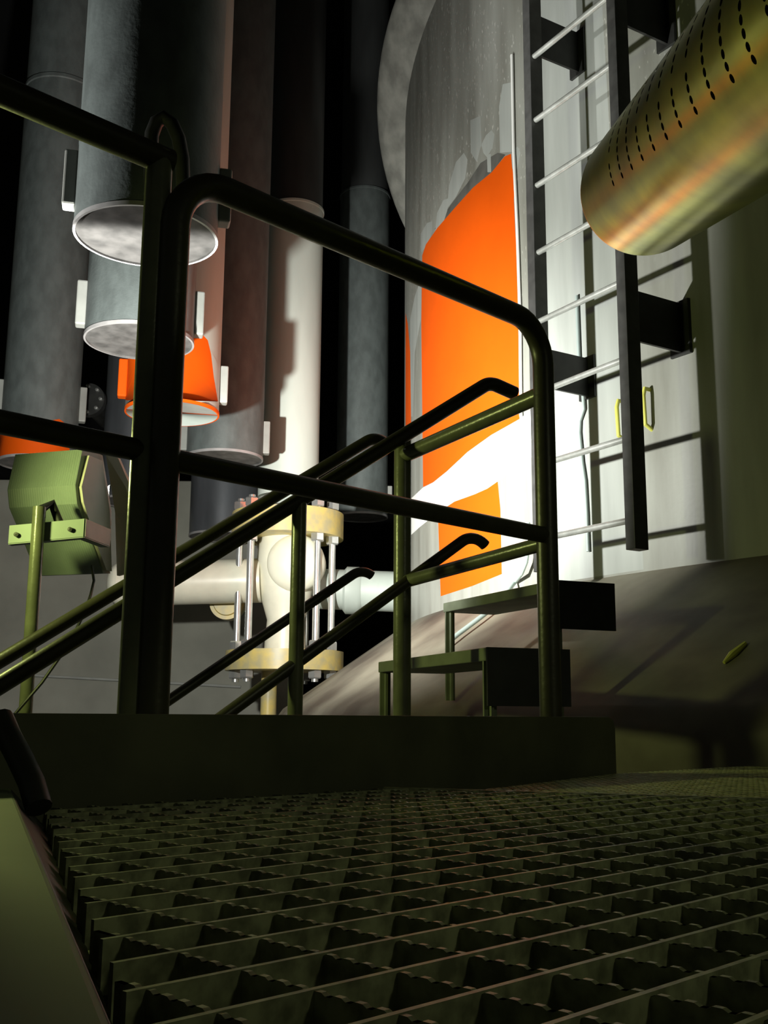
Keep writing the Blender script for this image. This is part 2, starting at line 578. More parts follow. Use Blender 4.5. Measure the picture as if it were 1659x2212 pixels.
# thin cable down the wall
pts = [PC(u, v, TC, TR) for u, v in ((1250, 640), (1256, 800), (1264, 850), (1266, 885), (1257, 910), (1256, 935), (1262, 1000), (1268, 1040), (1272, 1110), (1275, 1192))]
m = MB(); m.tube([p + tank_n(p) * 0.012 for p in pts], 0.008, 10)
tag(m.build('cable', M_hose), 'thin kinked grey cable running down the tank wall behind the ladder', 'cable')
pts = [PC(u, v, TC, TR) for u, v in ((1110, 120), (1114, 330), (1122, 500), (1128, 690), (1130, 900))]
m = MB(); m.tube([p + tank_n(p) * 0.012 for p in pts], 0.008, 10)
tag(m.build('conduit', M_white), 'thin white conduit running down the tank wall just left of the ladder', 'conduit')
# hose from the tank foot over the skirt
pts = [PC(u, v, TC, TR + 0.02) for u, v in ((1152, 1130), (1153, 1180), (1148, 1215), (1138, 1240))]
hp = [p + tank_n(p) * 0.03 for p in pts]
def cone_pt(u, v):
    r = ray(u, v)
    lo, hi = 1.5, 9.0
    best = None
    for i in range(4000):
        y = lo + (hi - lo) * i / 4000
        p = CAM + r * (y / r.y)
        rad = math.hypot(p.x - TC[0], p.y - TC[1])
        lim = TR + 0.06 + (TJ - 0.02 - p.z) * (0.72 / 0.50) if p.z < TJ else TR
        if rad <= lim:
            return p
    return P(u, v, 6)
for u, v in ((1120, 1268), (1085, 1315), (1040, 1350), (1000, 1380), (975, 1400)):
    p = cone_pt(u, v)
    hp.append(p + (tank_n(p) + Vector((0, 0, 1.2))).normalized() * 0.03)
m = MB(); m.tube(hp, 0.011, 10)
tag(m.build('hose', M_hose), 'thin pale blue-grey hose curling down the tank foot behind the steps', 'hose')
p = cone_pt(1588, 1412)
m = MB()
n = (tank_n(p) + Vector((0, 0, 0.67))).normalized()
a, b = cone_pt(1566, 1434), cone_pt(1612, 1392)
m.tube([a + n * 0.006, (a * 0.6 + b * 0.4) + n * 0.008, b + n * 0.006], [0.005, 0.012, 0.007], 8)
tag(m.build('yellow_chip', M_yellow), 'small yellow sliver lying on the dark tank skirt at the right', 'debris')

# ------------------------------------------------------------------ walkway
n0 = math.hypot(1.009, 1)
D1 = Vector((1.009, 1.0, 0)) / n0          # along the railing
D2 = Vector((-1.0, 1.009, 0)) / n0         # outward
RB = P(330, 1545, 1.67); RB = Vector((RB.x, RB.y, 0))     # railing reference (dark post)


def on_rail(u, v=1545, base=RB, d=D1):
    """point of the railing's plan line seen at pixel column u"""
    r = ray(u, v)
    # base + t d parallel to r
    det = d.x * r.y - d.y * r.x
    t = -(base.x * r.y - base.y * r.x) / det
    return base + d * t


toe_off = -D2 * 0.045
TB = RB + toe_off
tl, tr = on_rail(-420, base=TB), on_rail(1328, base=TB)
m = MB()
zt = 0.1245
L = (tr - tl)
prof = [tl + Vector((0, 0, -0.06)), tl + Vector((0, 0, zt)), tr - L.normalized() * 0.025 + Vector((0, 0, zt)), tr - L.normalized() * 0.007 + Vector((0, 0, zt - 0.007)), tr + Vector((0, 0, zt - 0.025)), tr + Vector((0, 0, -0.06))]
m.prism(prof, D2 * 0.008)
tag(m.build('toe_board', M_toe, bevel=0.001), 'long dark toe board standing along the far edge of the walkway under the railing', 'toe board')


def clip(p, d, poly):
    """segment of line p + t d inside a convex polygon (xy)"""
    t0, t1 = -1e9, 1e9
    n = len(poly)
    area = sum(poly[i - 1].x * poly[i].y - poly[i].x * poly[i - 1].y for i in range(n))
    s = 1 if area > 0 else -1
    for i in range(n):
        a, b = poly[i - 1], poly[i]
        e = (b - a)
        nx, ny = -e.y * s, e.x * s
        num = nx * (p.x - a.x) + ny * (p.y - a.y)
        den = nx * d.x + ny * d.y
        if abs(den) < 1e-12:
            if num < 0:
                return None
            continue
        t = -num / den
        if den > 0:
            t0 = max(t0, t)
        else:
            t1 = min(t1, t)
    return (t0, t1) if t1 - t0 > 0.004 else None


s0, s1 = PZ(690, 1697, 0), PZ(1659, 1724, 0)
sd = (s1 - s0).normalized()
toeL = TB - D2 * 0.012
def toe_at(u):
    return on_rail(u, base=toeL)
# left strip line on the grating
k0, k1 = PZ(300, 2212, 0), PZ(104, 1768, 0)
kd = (k1 - k0).normalized()
def isect(p, d, q, e):
    det = d.x * e.y - d.y * e.x
    w = q - p
    t = (w.x * e.y - w.y * e.x) / det
    return p + d * t
cA = isect(k0, kd, toeL, D1)
cB = isect(s0, sd, toeL, D1)
G1 = [k0 - kd * 0.35, cA, cB, s1 + sd * 0.6, Vector((1.9, 0.1, 0))]
NB = 0


def grating(name, poly, pitch, h, th, d1, d2, mm, bumps, ph=(0, 0)):
    m = MB()
    for d, e, w, f in ((d1, d2, False, ph[0]), (d2, d1, bumps, ph[1])):
        ks = [p.dot(e) for p in poly]
        i0, i1 = int(min(ks) / pitch) - 1, int(max(ks) / pitch) + 1
        for i in range(i0, i1 + 1):
            p = e * (i * pitch + f)
            c = clip(p, d, poly)
            if not c:
                continue
            a, b = p + d * c[0], p + d * c[1]
            mid = (a + b) / 2
            if w and mid.length < 3:
                # serrated top edge
                l = (b - a).length
                k = int(l / (pitch / 4))
                pr = [a + Vector((0, 0, -h))]
                for j in range(k):
                    x0 = a + d * (j * pitch / 4)
                    pr += [x0 + Vector((0, 0, -0.0018)), x0 + d * pitch * 0.05 + Vector((0, 0, -0.0005)), x0 + d * pitch * 0.14 + Vector((0, 0, -0.0005)), x0 + d * pitch * 0.19 + Vector((0, 0, -0.0018))]
                pr += [b + Vector((0, 0, -0.0018)), b + Vector((0, 0, -h))]
                # strip faces
                off = e * th / 2
                vs = [q - off for q in pr] + [q + off for q in pr]
                nn = len(pr)
                fs = []
                for q in range(1, nn - 2):
                    fs.append((q, q + 1, nn + q + 1, nn + q))
                m.add(vs, fs)
                # sides as boxes below the serration
                m.box(mid + Vector((0, 0, -(h + 0.0018) / 2)), d * (l / 2), e * (th / 2), Vector((0, 0, (h - 0.0018) / 2)))
                for j in range(k):
                    x0 = a + d * (j * pitch / 4)
                    for sg in (-1, 1):
                        o = e * th / 2 * sg
                        m.add([x0 + Vector((0, 0, -0.0018)) + o, x0 + d * pitch * 0.05 + Vector((0, 0, -0.0005)) + o, x0 + d * pitch * 0.14 + Vector((0, 0, -0.0005)) + o, x0 + d * pitch * 0.19 + Vector((0, 0, -0.0018)) + o], [(0, 1, 2, 3)])
            else:
                m.box(mid + Vector((0, 0, -h / 2)), d * ((b - a).length / 2), e * (th / 2), Vector((0, 0, h / 2)))
    n = len(poly)
    for i in range(n):
        a, b = poly[i - 1], poly[i]
        d = (b - a).normalized()
        if abs(d.dot(sd)) < 0.99:
            continue
        e = Vector((-d.y, d.x, 0))
        m.box((a + b) / 2 + Vector((0, 0, -h / 2)), d * ((b - a).length / 2), e * (th * 0.6), Vector((0, 0, h / 2)))
    return m.build(name, mm)


G1c = [Vector((p.x, p.y, 0)) for p in G1]
tag(grating('walkway_grating', G1c, 0.055, 0.030, 0.0036, D1, D2, M_grate, True, (0.012, 0.02)),
    'near walkway panel of wide square steel bar grating', 'grating')
g = sd * 0.0
off = Vector((-sd.y, sd.x, 0)) * 0.008
farR = PZ(1328, 1647, 0)
G2 = [cB + off + D1 * 0.006, toe_at(1322), PZ(1500, 1650, 0), PZ(1900, 1660, 0), s1 + sd * 0.6 + off]
G2 = [Vector((p.x, p.y, 0)) for p in G2]
tag(grating('walkway_grating', G2, 0.022, 0.030, 0.004, D1, D2, M_plate, False),
    'far walkway panel of fine mesh grating reaching to the tank skirt', 'grating')

# raised strip along the left
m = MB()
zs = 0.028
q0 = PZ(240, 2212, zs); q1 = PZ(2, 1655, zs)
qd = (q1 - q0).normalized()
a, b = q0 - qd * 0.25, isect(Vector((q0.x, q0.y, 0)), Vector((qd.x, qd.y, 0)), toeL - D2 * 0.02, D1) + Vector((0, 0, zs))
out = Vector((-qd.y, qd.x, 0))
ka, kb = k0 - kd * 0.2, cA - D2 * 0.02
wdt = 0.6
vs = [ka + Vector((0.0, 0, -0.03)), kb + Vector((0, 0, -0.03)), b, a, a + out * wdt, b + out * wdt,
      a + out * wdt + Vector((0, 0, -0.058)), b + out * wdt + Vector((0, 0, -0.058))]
m.add(vs, [(0, 1, 2, 3)], 1)  # side face coloured black to stand for its shade
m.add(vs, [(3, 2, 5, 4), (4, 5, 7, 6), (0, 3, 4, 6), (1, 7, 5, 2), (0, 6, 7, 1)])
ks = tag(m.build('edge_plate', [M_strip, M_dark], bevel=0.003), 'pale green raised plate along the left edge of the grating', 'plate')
m = MB()
c0, c1 = P(30, 1600, 1.50), P(78, 1700, 1.38)
tt = [P(u, v, y) for u, v, y in ((2, 1552, 1.40), (18, 1590, 1.38), (42, 1635, 1.36), (68, 1690, 1.34), (84, 1745, 1.32))]
m.tube(tt, 0.016, 12)
tag(m.build('corner_bar', M_dark), 'dark bent corner bar between the toe board and green plate', 'bar')
# platform beams under the grating
for i, (a, b) in enumerate(((cA, tr), (k0 - kd * 0.3, cA))):
    m = MB()
    d = (b - a).normalized(); e = Vector((-d.y, d.x, 0))
    m.box((a + b) / 2 + Vector((0, 0, -0.13)) + e * 0.02, d * ((b - a).length / 2), e * 0.02, Vector((0, 0, 0.055)))
    tag(m.build('edge_beam', M_dark), ('dark beam under the far edge of the walkway', 'dark beam under the left edge of the walkway')[i], 'beam')

# ------------------------------------------------------------------ railings
RR = 0.0225


def zrow(pt, v):
    return zat(pt.x, pt.y, v)


# right panel: bent frame with two posts and a knee rail
pA, pB = RB, on_rail(1190)
A_top = zrow(pA, 398)
B_top = zrow(pB, 703)
ztop = (A_top + B_top) / 2 + 0.012
railing = thing('railing', 'dark tubular railing panel with rounded corners across the middle of the walkway edge', 'railing', (pA.x, pA.y, -0.1))
a0, b0 = pA + Vector((0, 0, -0.1)), pB + Vector((0, 0, -0.1))
aT, bT = pA + Vector((0, 0, ztop)), pB + Vector((0, 0, ztop))
m = MB()
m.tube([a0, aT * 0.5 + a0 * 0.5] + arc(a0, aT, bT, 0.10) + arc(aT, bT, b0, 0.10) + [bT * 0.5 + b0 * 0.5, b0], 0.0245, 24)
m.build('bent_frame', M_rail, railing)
m = MB()
za, zb = zrow(pA, 1003), zrow(pB, 1148)
zk = (za + zb) / 2
m.tube([pA + Vector((0, 0, zk)), pB + Vector((0, 0, zk))], 0.0185, 18)
m.build('knee_rail', M_rail, railing)
# left panel
pC = on_rail(284, base=RB + D2 * 0.03)
pD = on_rail(-330, base=RB + D2 * 0.03)
lrail = thing('railing', 'dark railing panel entering from the left edge with a yellow-lit end post', 'railing', (pC.x, pC.y, -0.1))
zl = zrow(pC, 343)
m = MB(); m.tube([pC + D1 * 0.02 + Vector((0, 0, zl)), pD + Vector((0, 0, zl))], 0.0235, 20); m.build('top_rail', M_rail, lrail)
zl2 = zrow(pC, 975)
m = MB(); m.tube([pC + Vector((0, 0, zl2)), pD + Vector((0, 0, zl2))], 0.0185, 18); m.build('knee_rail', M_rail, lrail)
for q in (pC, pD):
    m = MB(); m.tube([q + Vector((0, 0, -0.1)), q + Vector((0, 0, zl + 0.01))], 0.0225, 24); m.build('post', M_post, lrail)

# landing rails from the right post back to the second post
pE = P(868, 1545, 2.80); pE = Vector((pE.x, pE.y, 0))
landing = thing('railing', 'short green landing railing turning back from the right end post', 'railing', (pE.x, pE.y, -0.4))
for name, va, vb, r in (('top_rail', 850, 985, 0.0205), ('knee_rail', 1172, 1258, 0.017)):
    m = MB()
    m.tube([pB + Vector((0, 0, zrow(pB, va))), pE + Vector((0, 0, zrow(pE, vb)))], r, 18)
    m.build(name, M_post, landing)
m = MB(); m.tube([pE + Vector((0, 0, -0.4)), pE + Vector((0, 0, zrow(pE, 945)))], 0.0235, 22); m.build('post', M_post, landing)

# stair handrails
SD = Vector((-0.87, -0.49, 0)).normalized()


def stair_point(base, u, v):
    """point of the vertical plane through base along SD, seen at pixel (u, v)"""
    r = ray(u, v)
    det = SD.x * r.y - SD.y * r.x
    t = -(base.x * r.y - base.y * r.x) / det
    p = base + SD * t
    lam = p.y / r.y
    return CAM + r * lam


def handrail(name, label, base, lines, r, posts):
    t = thing(name, label, 'handrail', (base.x, base.y, -0.4))
    for nm, hi, lo, e1, rr in lines:
        H_, L_ = stair_point(base, *hi), stair_point(base, *lo)
        Eu = stair_point(base, *e1)
        m = MB()
        pts = [L_ + (L_ - H_) * 0.25, L_]
        pts += arc(L_, H_, Eu, 0.06, 8) + [Eu]
        m.tube(pts, rr, 18)
        m.build(nm, M_rail, t)
    for u, vt in posts:
        b = stair_point(base, u, 1545); b = Vector((b.x, b.y, 0))
        m = MB()
        m.tube([b + Vector((0, 0, -0.9)), b + Vector((0, 0, zrow(b, vt)))], r * 0.95, 18)
        m.build('post', M_post, t)
    return t


hb = pE - SD.cross(Vector((0, 0, 1))) * 0.0
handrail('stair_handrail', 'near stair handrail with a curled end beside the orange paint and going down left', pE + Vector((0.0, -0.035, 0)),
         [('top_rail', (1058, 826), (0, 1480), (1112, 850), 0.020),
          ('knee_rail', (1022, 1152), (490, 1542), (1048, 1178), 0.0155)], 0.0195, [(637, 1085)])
far = Vector((-0.014, 3.22, 0))
handrail('stair_handrail', 'far stair handrail with a curled end in front of the pale hanging tube', far,
         [('top_rail', (812, 942), (0, 1428), (842, 966), 0.0185),
          ('knee_rail', (782, 1228), (372, 1508), (803, 1243), 0.0145)], 0.018, [(338, 1240)])
# stair under the handrails (below the walkway edge)
stair = thing('stair', 'steel stair going down left behind the toe board', 'stair', (pE.x, pE.y, LOWZ))
mid0 = pE + (far - pE) * 0.12
across = (far - Vector((pE.x, pE.y, 0))); across = (across - SD * across.dot(SD))
for s in (0.02, 0.98):
    m = MB()
    a = Vector((pE.x, pE.y, -0.02)) + across * s
    b = a + SD * 1.9 + Vector((0, 0, -1.1))
    m.prism([a + Vector((0, 0, 0.0)), a + Vector((0, 0, -0.16)), b + Vector((0, 0, -0.07)), b + Vector((0, 0, 0.08))], across.normalized() * 0.012)
    m.build('stringer', M_dark, stair)
for i in range(5):
    m = MB()
    c = Vector((pE.x, pE.y, -0.2 - 0.19 * i)) + SD * (0.32 + 0.32 * i) + across * 0.5
    m.box(c, SD * 0.11, across * 0.47, Vector((0, 0, 0.012)))
    m.build('tread', M_grate, stair)

# ------------------------------------------------------------------ two steps up to the ladder
def step(label, L_, C_, z, dep, hf, legs, rightpx):
    a = PZ(L_[0], L_[1], z)
    b = PZ(C_[0], C_[1], z)
    e = (b - a).normalized()
    nrm = Vector((-e.y, e.x, 0))
    if nrm.x < 0:
        nrm = -nrm
    t = thing('platform_step', label, 'step', (b.x, b.y, LOWZ))
    m = MB()
    m.box((a + b) / 2 + nrm * dep / 2 + Vector((0, 0, -hf / 2)), (b - a) / 2, nrm * dep / 2, Vector((0, 0, hf / 2)))
    m.build('tread', M_step, t, bevel=0.003)
    m = MB()
    m.box(b + e * 0.004 + nrm * dep / 2 + Vector((0, 0, -0.075)), e * 0.004, nrm * dep / 2, Vector((0, 0, 0.075)))
    m.build('end_plate', M_dark, t)
    for q in (a + e * 0.02, b - e * 0.02):
        for w in (0.018,):
            c = q + nrm * w
            m = MB()
            rad = math.hypot(c.x - TC[0], c.y - TC[1]) - 0.03
            zf = LOWZ if rad > TR + 0.84 else TJ - 0.02 - (rad - TR - 0.06) * 0.5 / 0.72
            m.box((c.x, c.y, (z - hf + zf) / 2), e * 0.018, nrm * 0.004, Vector((0, 0, (z - hf - zf) / 2)))
            m.box((c.x, c.y, (z - hf + zf) / 2) , e * 0.004, nrm * 0.018, Vector((0, 0, (z - hf - zf) / 2)))
            m.build('leg', M_step, t)
    return t


step('upper green steel step at the foot of the ladder', (957, 1303), (1196, 1253), 0.54, 0.22, 0.035, None, 1335)
step('lower green steel step in front of the upper step beside the railing', (817, 1430), (1050, 1398), 0.30, 0.24, 0.035, None, 1180)

# ------------------------------------------------------------------ hanging tubes
def hang(label, u, half, vb, d, mm, bottom=True, lugs=True, lv=None, polys=None, lugm=None, ring=None, ztop=7.2, capm=None, rim=None, group='hanging tubes'):
    c = P(u, vb, d)
    R = half / F * -(R3.transposed() @ (c - CAM)).z * 0.985
    zb = c.z
    t = thing('hanging_tube', label, 'tube', (c.x, c.y, zb), group)
    m = MB()
    n = 64
    if polys:
        painted_cylinder(m, (c.x, c.y), R, zb, ztop, 0.0, 2 * math.pi, polys, R * 0.1, 0.25)
        if ring:
            zr = zat(c.x, c.y - R, ring)
            mr = MB(); mr.lathe([(R * 0.99, zr - 0.02), (R * 1.03, zr - 0.012), (R * 1.03, zr + 0.012), (R * 0.99, zr + 0.02)], (c.x, c.y, 0), n=n)
            mr.build('collar', mm, t)
        m.build('tube_shell', [mm, M_orange], t, normals=lambda v: Vector((v.x - c.x, v.y - c.y, 0)).normalized())
    else:
        pr = [(R, zb), (R, ztop)]
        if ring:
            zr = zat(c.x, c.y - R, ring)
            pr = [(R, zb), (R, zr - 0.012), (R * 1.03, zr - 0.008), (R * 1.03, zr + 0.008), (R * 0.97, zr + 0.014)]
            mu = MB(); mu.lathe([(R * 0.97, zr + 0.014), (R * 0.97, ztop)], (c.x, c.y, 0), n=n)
            mu.build('upper_section', M_tube_shade, t)  # shade on the tube above the ring, put into a darker colour
        m.lathe(pr, (c.x, c.y, 0), n=n)
        m.build('tube_shell', mm, t)
    if bottom:
        m = MB()
        m.lathe([(0.001, 0.006), (R * 0.972, 0.004), (R * 0.975, -0.004)], (c.x, c.y, zb), n=n)
        m.lathe([(R * 0.975, -0.004), (R * 1.012, -0.004), (R * 1.012, 0.012), (R * 0.99, 0.014)], (c.x, c.y, zb), n=n, mi=1)
        m.build('end_plate', [capm or M_cap, rim or M_rim], t)
    if lugs:
        v0, v1 = lv
        za, zz = zat(c.x, c.y, v1), zat(c.x, c.y, v0)
        side = Vector((c.y, -c.x, 0)).normalized()
        for s in (-1, 1):
            m = MB()
            w = R * 0.085
            cc = Vector((c.x, c.y, (za + zz) / 2)) + side * s * (R + w * 0.9)
            m.box(cc, side * w * 1.15, side.cross(Vector((0, 0, 1))) * R * 0.13, Vector((0, 0, (zz - za) / 2)))
            m.build('lug', (lugm[0] if s < 0 else lugm[1]) if lugm else M_lug, t, bevel=R * 0.03)
    return t, c, R


K = 3.5 * 154
A_poly = [(-70, 922), (40, 928), (62, 915), (85, 913), (128, 905), (138, 912), (142, 925), (150, 965), (154, 1030), (120, 1080), (-70, 1080)]
hang('leftmost grey hanging tube with an orange painted lower end', 80, 82, 1003, 6.7, M_tube2, lv=(830, 905), polys=[(A_poly, 1)], lugs=True, ring=160)
hang('nearest hanging tube with a broad round end plate behind the tall dark post', 316, 154, 512, 3.5, M_tube2, lv=(352, 468), capm=M_capd)
hang('grey hanging tube ending lower behind the nearest tube', 301, 117, 738, 4.65, M_tube2, lv=(622, 716))
D_poly = [(262, 690), (420, 712), (437, 722), (449, 735), (456, 765), (462, 815), (473, 880), (480, 930), (400, 960), (262, 960)]
hang('hanging tube painted orange down to its pale end plate', 372, 101, 893, 5.35, M_tubep, lv=(786, 866), polys=[(D_poly, 1)], lugm=(M_orange, M_lug), capm=M_lug, rim=M_orange)
hang('dark hanging tube farther back between the leftmost tube and dark post', 285, 68, 1085, 7.7, M_tube, lugs=False, lv=None)
hang('grey hanging tube with pale side lugs right of the orange tube', 485, 83, 992, 6.5, M_tube2, lv=(908, 978))
hang('bluish steel tube reaching lower directly below the lugged grey tube', 482, 74, 1160, 7.9, M_tube, lugs=False)
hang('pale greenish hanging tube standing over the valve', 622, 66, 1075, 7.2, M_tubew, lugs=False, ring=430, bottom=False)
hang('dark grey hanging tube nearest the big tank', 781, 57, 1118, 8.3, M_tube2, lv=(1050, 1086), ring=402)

# bolted dark joint behind the first tubes
bd = P(192, 865, 7.4)
fl = thing('bolted_flange', 'small dark bolted flange between the two left tubes', 'flange', bd)
m = MB(); m.lathe([(0.001, -0.03), (0.12, -0.03), (0.12, 0.03), (0.07, 0.03), (0.07, 0.5)], bd, (0, 1, 0), 32); m.build('disc', M_dark, fl)
for i in range(8):
    t = i * math.pi / 4
    c = bd + Vector((math.cos(t) * 0.095, -0.04, math.sin(t) * 0.095))
    m = MB(); m.lathe([(0.001, -0.015), (0.014, -0.012), (0.014, 0.02)], c, (0, 1, 0), 6, smooth=False); m.build('bolt', M_chrome, fl)
# dark elbow pipe behind the post
m = MB()
ep = [P(u, v, 3.0) for u, v in ((326, 420), (326, 330), (328, 290), (338, 264), (354, 254), (372, 268), (386, 300), (394, 345), (396, 420))]
m.tube(ep, 0.022, 16)
tag(m.build('pipe_elbow', M_dark), 'dark curved pipe loop above the tall dark post', 'pipe')

# ------------------------------------------------------------------ valve
VY = 7.0
vc = P(620, 1215, VY)
valve = thing('valve', 'cream valve with yellow bolted flanges hanging under the pale tube', 'valve', (vc.x, vc.y, P(620, 1450, VY).z))
sc = VY / F
def vz(v):
    return zat(vc.x, vc.y, v)
m = MB()
m.lathe([(0.001, vz(1420)), (45 * sc, vz(1420)), (44 * sc, vz(1390)), (40 * sc, vz(1340)), (52 * sc, vz(1300)), (62 * sc, vz(1260)), (66 * sc, vz(1215)),
         (63 * sc, vz(1180)), (56 * sc, vz(1155)), (52 * sc, vz(1120)), (0.001, vz(1118))], (vc.x, vc.y, 0), n=48)
m.build('body', M_valve, valve)
m = MB()
bc = P(640, 1217, VY - 0.14)
m.lathe([(0.001, -0.12)] + [(62 * sc * math.sin(i * math.pi / 24), -0.10 * math.cos(i * math.pi / 24) - 0.02) for i in range(1, 13)] + [(62 * sc, 0.12)], bc, (0, 1, 0), 40)
m.build('bonnet', M_valve, valve)
for v0, v1, r in ((1112, 1165, 122), (1408, 1450, 126)):
    m = MB()
    m.lathe([(0.001, vz(v1)), (r * sc, vz(v1)), (r * sc, vz(v0)), (0.001, vz(v0))], (vc.x, vc.y, 0), n=56)
    m.build('flange', M_flange, valve, bevel=0.004)
for t in (math.radians(q) for q in (198, 342, 228, 312, 70, 110)):
    c = Vector((vc.x + math.cos(t) * 105 * sc, vc.y + math.sin(t) * 105 * sc, 0))
    m = MB(); m.tube([c + Vector((0, 0, vz(1475))), c + Vector((0, 0, vz(1085)))], 7.5 * sc, 14)
    st = m.build('stud_bolt', M_chrome, valve)
    for v in (1100, 1172, 1398, 1458):
        m = MB()
        z = vz(v)
        m.lathe([(0.001, z - 0.03), (13 * sc, z - 0.03), (15 * sc, z - 0.022), (15 * sc, z + 0.022), (13 * sc, z + 0.03), (0.001, z + 0.03)], (c.x, c.y, 0), n=6, smooth=False)
        m.build('nut', M_chrome, st)
m = MB(); m.tube([Vector((vc.x - 32 * sc, vc.y, vz(1450))), Vector((vc.x - 32 * sc, vc.y, LOWZ))], 17 * sc, 20)
m.build('drain_pipe', M_flange, valve)
# pipes into the valve
lp = thing('horizontal_pipe', 'pale horizontal pipe running left from the valve behind the posts', 'pipe', P(400, 1300, VY))
m = MB()
a, b = P(565, 1254, VY), P(262, 1262, VY)
dirp = (b - a).normalized()
m.tube([a, b], 48 * sc, 40)
m.build('pipe_run', M_valve, lp)
m = MB()
ends = [(48 * sc * math.cos(i * math.pi / 16), 30 * sc * math.sin(i * math.pi / 16)) for i in range(9)]
ends[-1] = (0.001, 30 * sc)
m.lathe(ends, b, dirp, 40)
m.build('end_cap', M_valve, lp)
rp = thing('horizontal_pipe', 'pale pipe stub running right from the valve towards the tank', 'pipe', P(790, 1325, VY))
m = MB()
a, b = P(690, 1272, VY + 0.05), P(871, 1279, VY + 0.03)
m.tube([a, b], 44 * sc, 40)
m.build('pipe_run', M_tubep, rp)
m = MB(); dirp = (b - a).normalized()
m.lathe([(44 * sc, 0), (52 * sc, 0.02), (52 * sc, 0.10), (44 * sc, 0.13)], P(742, 1275, VY + 0.05), dirp, 40)
m.build('collar', M_tubep, rp)
m = MB()
cc = P(490, 1301, VY + 0.12)
m.lathe([(0.001, -0.02), (28 * sc, -0.02), (30 * sc, -0.005), (38 * sc, -0.005), (38 * sc, 0.12), (0.001, 0.12)], cc, (0, 1, 0), 40)
tag(m.build('blind_flange', M_flange), 'round yellow blind flange half hidden under the left horizontal pipe', 'flange')

# ------------------------------------------------------------------ floodlight on its post
FY = 3.0
fp = P(77, 1545, FY)
flood = thing('floodlight', 'green ribbed floodlight on a post at the left turned to the tank', 'floodlight', (fp.x, fp.y, LOWZ))
m = MB()
pt = P(86, 1088, FY)
m.tube([Vector((pt.x, pt.y, LOWZ)), Vector((pt.x, pt.y, pt.z - 0.01))], 0.0185, 20)
m.build('post', M_post, flood)
# housing: profile seen from the end, extruded along the lamp's width
fax = Vector((0.94, -0.30, 0.0)).normalized()      # width axis: left to right in the picture
back = Vector((-0.30, -0.94, 0.0)).normalized()    # towards the viewer
hl, hr = P(38, 1110, FY + 0.24), P(195, 1110, FY + 0.24)
wid = 172 / F * (FY + 0.2)
hc = P(46, 1108, FY + 0.25)
def hp_(b, v, w):
    z = zat(hc.x, hc.y, v)
    return Vector((hc.x, hc.y, z)) + back * b + fax * w
prof = [(0.0, 985), (0.05, 990), (0.075, 1068), (0.06, 1105), (-0.03, 1175), (-0.10, 1235), (-0.14, 1232), (-0.13, 1100), (-0.06, 985)]
rib = 60
m = MB()
vs, fs = [], []
for i in range(rib + 1):
    for j, (bb, v) in enumerate(prof):
        z = 0.0016 if i % 2 else 0.0
        vs.append(hp_(bb + (z if 1 <= j <= 4 else 0), v, wid * i / rib))
n = len(prof)
for i in range(rib):
    for j in range(n):
        fs.append((i * n + j, i * n + (j + 1) % n, (i + 1) * n + (j + 1) % n, (i + 1) * n + j))
fs.append(list(range(n))[::-1]); fs.append([rib * n + j for j in range(n)])
m.add(vs, fs)
m.build('housing', M_flood, flood)
m = MB()
m.prism([hp_(0.03, 1000, wid), hp_(0.06, 1070, wid), hp_(0.045, 1100, wid), hp_(-0.03, 1172, wid), hp_(-0.10, 1228, wid), hp_(-0.13, 1228, wid), hp_(-0.10, 1100, wid), hp_(-0.04, 1000, wid)], fax * 0.012)
m.build('side_cover', M_pink, flood)
m = MB()
m.prism([hp_(-0.06, 985, wid + 0.012), hp_(-0.13, 1100, wid + 0.012), hp_(-0.16, 1235, wid + 0.012), hp_(-0.20, 1215, wid + 0.10), hp_(-0.18, 1100, wid + 0.08), hp_(-0.10, 985, wid + 0.03)], back * -0.015)
m.build('front_rim', M_pink, flood)
m = MB()
m.prism([hp_(-0.07, 1000, 0.02), hp_(-0.145, 1225, 0.02), hp_(-0.145, 1225, wid - 0.02), hp_(-0.07, 1000, wid - 0.02)], -back * 0.012)
m.build('front_glass', M_glass, flood)
m = MB()
va, vb = LAMP + Vector((0.157, 0.028, -0.014)), LAMP + Vector((0.022, 0.184, -0.077))
ve = (va - vb).normalized()
va, vb = va + ve * 0.02, vb - ve * 0.14
m.prism([va, vb, vb + Vector((0, 0, -0.13)), va + Vector((0, 0, -0.13))], ve.cross(Vector((0, 0, 1))) * 0.003)
m.build('light_cutoff', M_dark, flood)  # hidden plate added to keep flood light off the lower skirt
# yoke
m = MB()
y0, y1, y2 = P(20, 1155, FY + 0.02), P(182, 1140, FY + 0.02), P(236, 1162, FY + 0.2)
for a, b in ((y0, y1), (y1, y2)):
    d = (b - a); u_ = Vector((0, 0, 1)); e = d.cross(u_).normalized()
    m.box((a + b) / 2, d / 2, e * 0.004, Vector((0, 0, 0.026)))
    m.box((a + b) / 2 + Vector((0, 0, -0.026)) - e * 0.012, d / 2, e * 0.014, Vector((0, 0, 0.003)))
m.build('yoke', M_flood, flood)
for u, v in ((36, 1155), (152, 1144)):
    m = MB(); m.lathe([(0.001, -0.008), (0.007, -0.007), (0.007, 0.004)], P(u, v, FY + 0.012), (0, 1, 0), 8); m.build('bolt', M_dark, flood)
m = MB()
s0_, s1_ = P(112, 1088, FY + 0.05), P(136, 1150, FY + 0.03)
m.tube([pt + Vector((0, 0, -0.02)), s0_, s1_], 0.014, 12)
m.build('stay', M_dark, flood)
m = MB()
m.tube([P(u, v, y) for u, v, y in ((198, 1222, FY + 0.22), (203, 1255, FY + 0.2), (196, 1285, FY + 0.15), (184, 1320, FY + 0.1), (150, 1390, FY + 0.05), (90, 1475, FY), (30, 1545, FY - 0.05), (10, 1640, FY - 0.05))], 0.0045, 8)
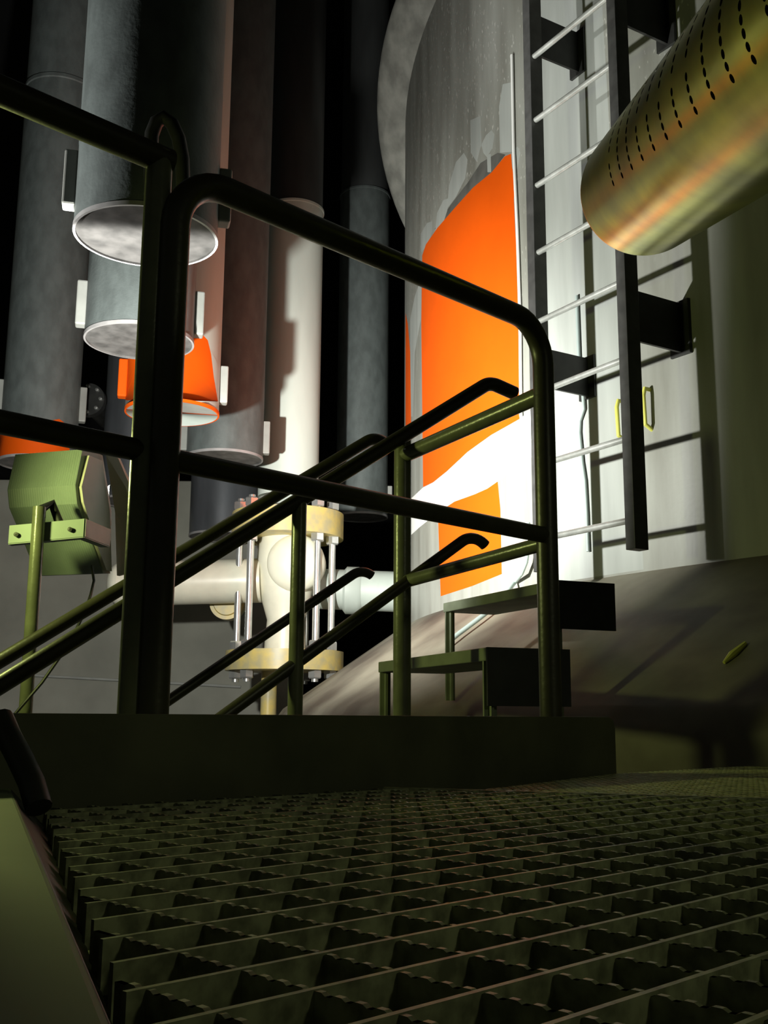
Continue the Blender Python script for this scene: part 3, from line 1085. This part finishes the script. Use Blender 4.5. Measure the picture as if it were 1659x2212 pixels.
tag(m.build('lamp_cable', M_cable), 'thin black cable hanging from the floodlight past its post', 'cable')

# ------------------------------------------------------------------ perforated brass cylinder
BE = P(1394, 410, 2.2)
BA = (P(1600, 226, 1.55) - BE).normalized()         # towards the viewer
BR = 0.144
up = Vector((0, 0, 1))
bx = BA.cross(up).normalized()
by = bx.cross(BA).normalized()
if by.z < 0:
    by = -by
BLEN = 1.6


def bpt(s, ph, r=BR):
    return BE + BA * s + (bx * math.cos(ph) + by * math.sin(ph)) * r


rows_px = [(1327, 398), (1352, 375), (1380, 350), (1406, 328), (1434, 302), (1463, 277), (1492, 248), (1525, 220), (1558, 190), (1592, 160), (1627, 128), (1662, 95)]


def solve(u, v):
    best = None
    for i in range(0, 700):
        s = i * 0.001 * BLEN / 0.7 * 0.75
        for k in range(0, 120):
            ph = 2 * math.pi * k / 120
            p = bpt(s, ph)
            nn = (p - (BE + BA * s)).normalized()
            if nn.dot(CAM - p) < 0:
                continue
            q = proj(p)
            e = (q[0] - u) ** 2 + (q[1] - v) ** 2
            if best is None or e < best[0]:
                best = (e, s, ph)
    return best


r0, r1 = solve(*rows_px[0]), solve(*rows_px[-2])
brass = thing('perforated_cylinder', 'brass cylinder with rounded end and rows of small holes in front of the ladder', 'cylinder', BE)
verts, edges, holes = [], [], []
for i in range(60):
    for j in range(97):
        verts.append(Vector((BLEN * i / 59, 2 * math.pi * BR * j / 96)))
# which way round is "up the visible side"
pa = proj(bpt(r0[1], r0[2] + 0.1)); pb = proj(bpt(r0[1], r0[2]))
sgn = 1 if pa[1] < pb[1] else -1
NR = 15
ds = (r1[1] - r0[1]) / 10
hr_ = 0.0064
for i in range(NR):
    s = r0[1] + ds * i
    for k in range(13):
        ph = (r0[2] + (r1[2] - r0[2]) * min(i, 11) / 10 + sgn * k * 0.112) % (2 * math.pi)
        c = Vector((s, ph * BR))
        if c.y < 0.006 or c.y > 2 * math.pi * BR - 0.006:
            continue
        holes.append(c)
        b = len(verts)
        for q in range(10):
            verts.append(c + Vector((math.cos(q * math.pi / 5), math.sin(q * math.pi / 5))) * hr_)
        edges += [(b + q, b + (q + 1) % 10) for q in range(10)]
vv, ee, ff, _, _, _ = delaunay_2d_cdt(verts, edges, [], 0, 1e-6)
m = MB()
for s, a in vv:
    m.v.append(bpt(s, a / BR))
for f in ff:
    c = Vector((sum(vv[i][0] for i in f) / 3, sum(vv[i][1] for i in f) / 3))
    if any((c - h).length < hr_ * 0.93 for h in holes):
        continue
    m.f.append(list(f)); m.mi.append(0); m.sm.append(True)
nrm_b = lambda v: ((v - BE) - BA * (v - BE).dot(BA)).normalized()
m.build('shell', M_brass, brass, normals=nrm_b)
m = MB()
cap = [(BR * math.cos(i * math.pi / 32), 0.075 * math.sin(i * math.pi / 32)) for i in range(17)]
cap[-1] = (0.0005, 0.075)
m.lathe(cap, BE, -BA, 96)
m.build('rounded_end', M_brass, brass)
m = MB()
m.lathe(cap, BE + BA * BLEN, BA, 96)
m.build('rounded_end', M_brass, brass)
m = MB()
m.lathe([(0.001, 0.004), (BR - 0.004, 0.004), (BR - 0.004, BLEN - 0.01), (0.001, BLEN - 0.01)], BE, BA, 64)
m.build('liner', M_inner, brass)
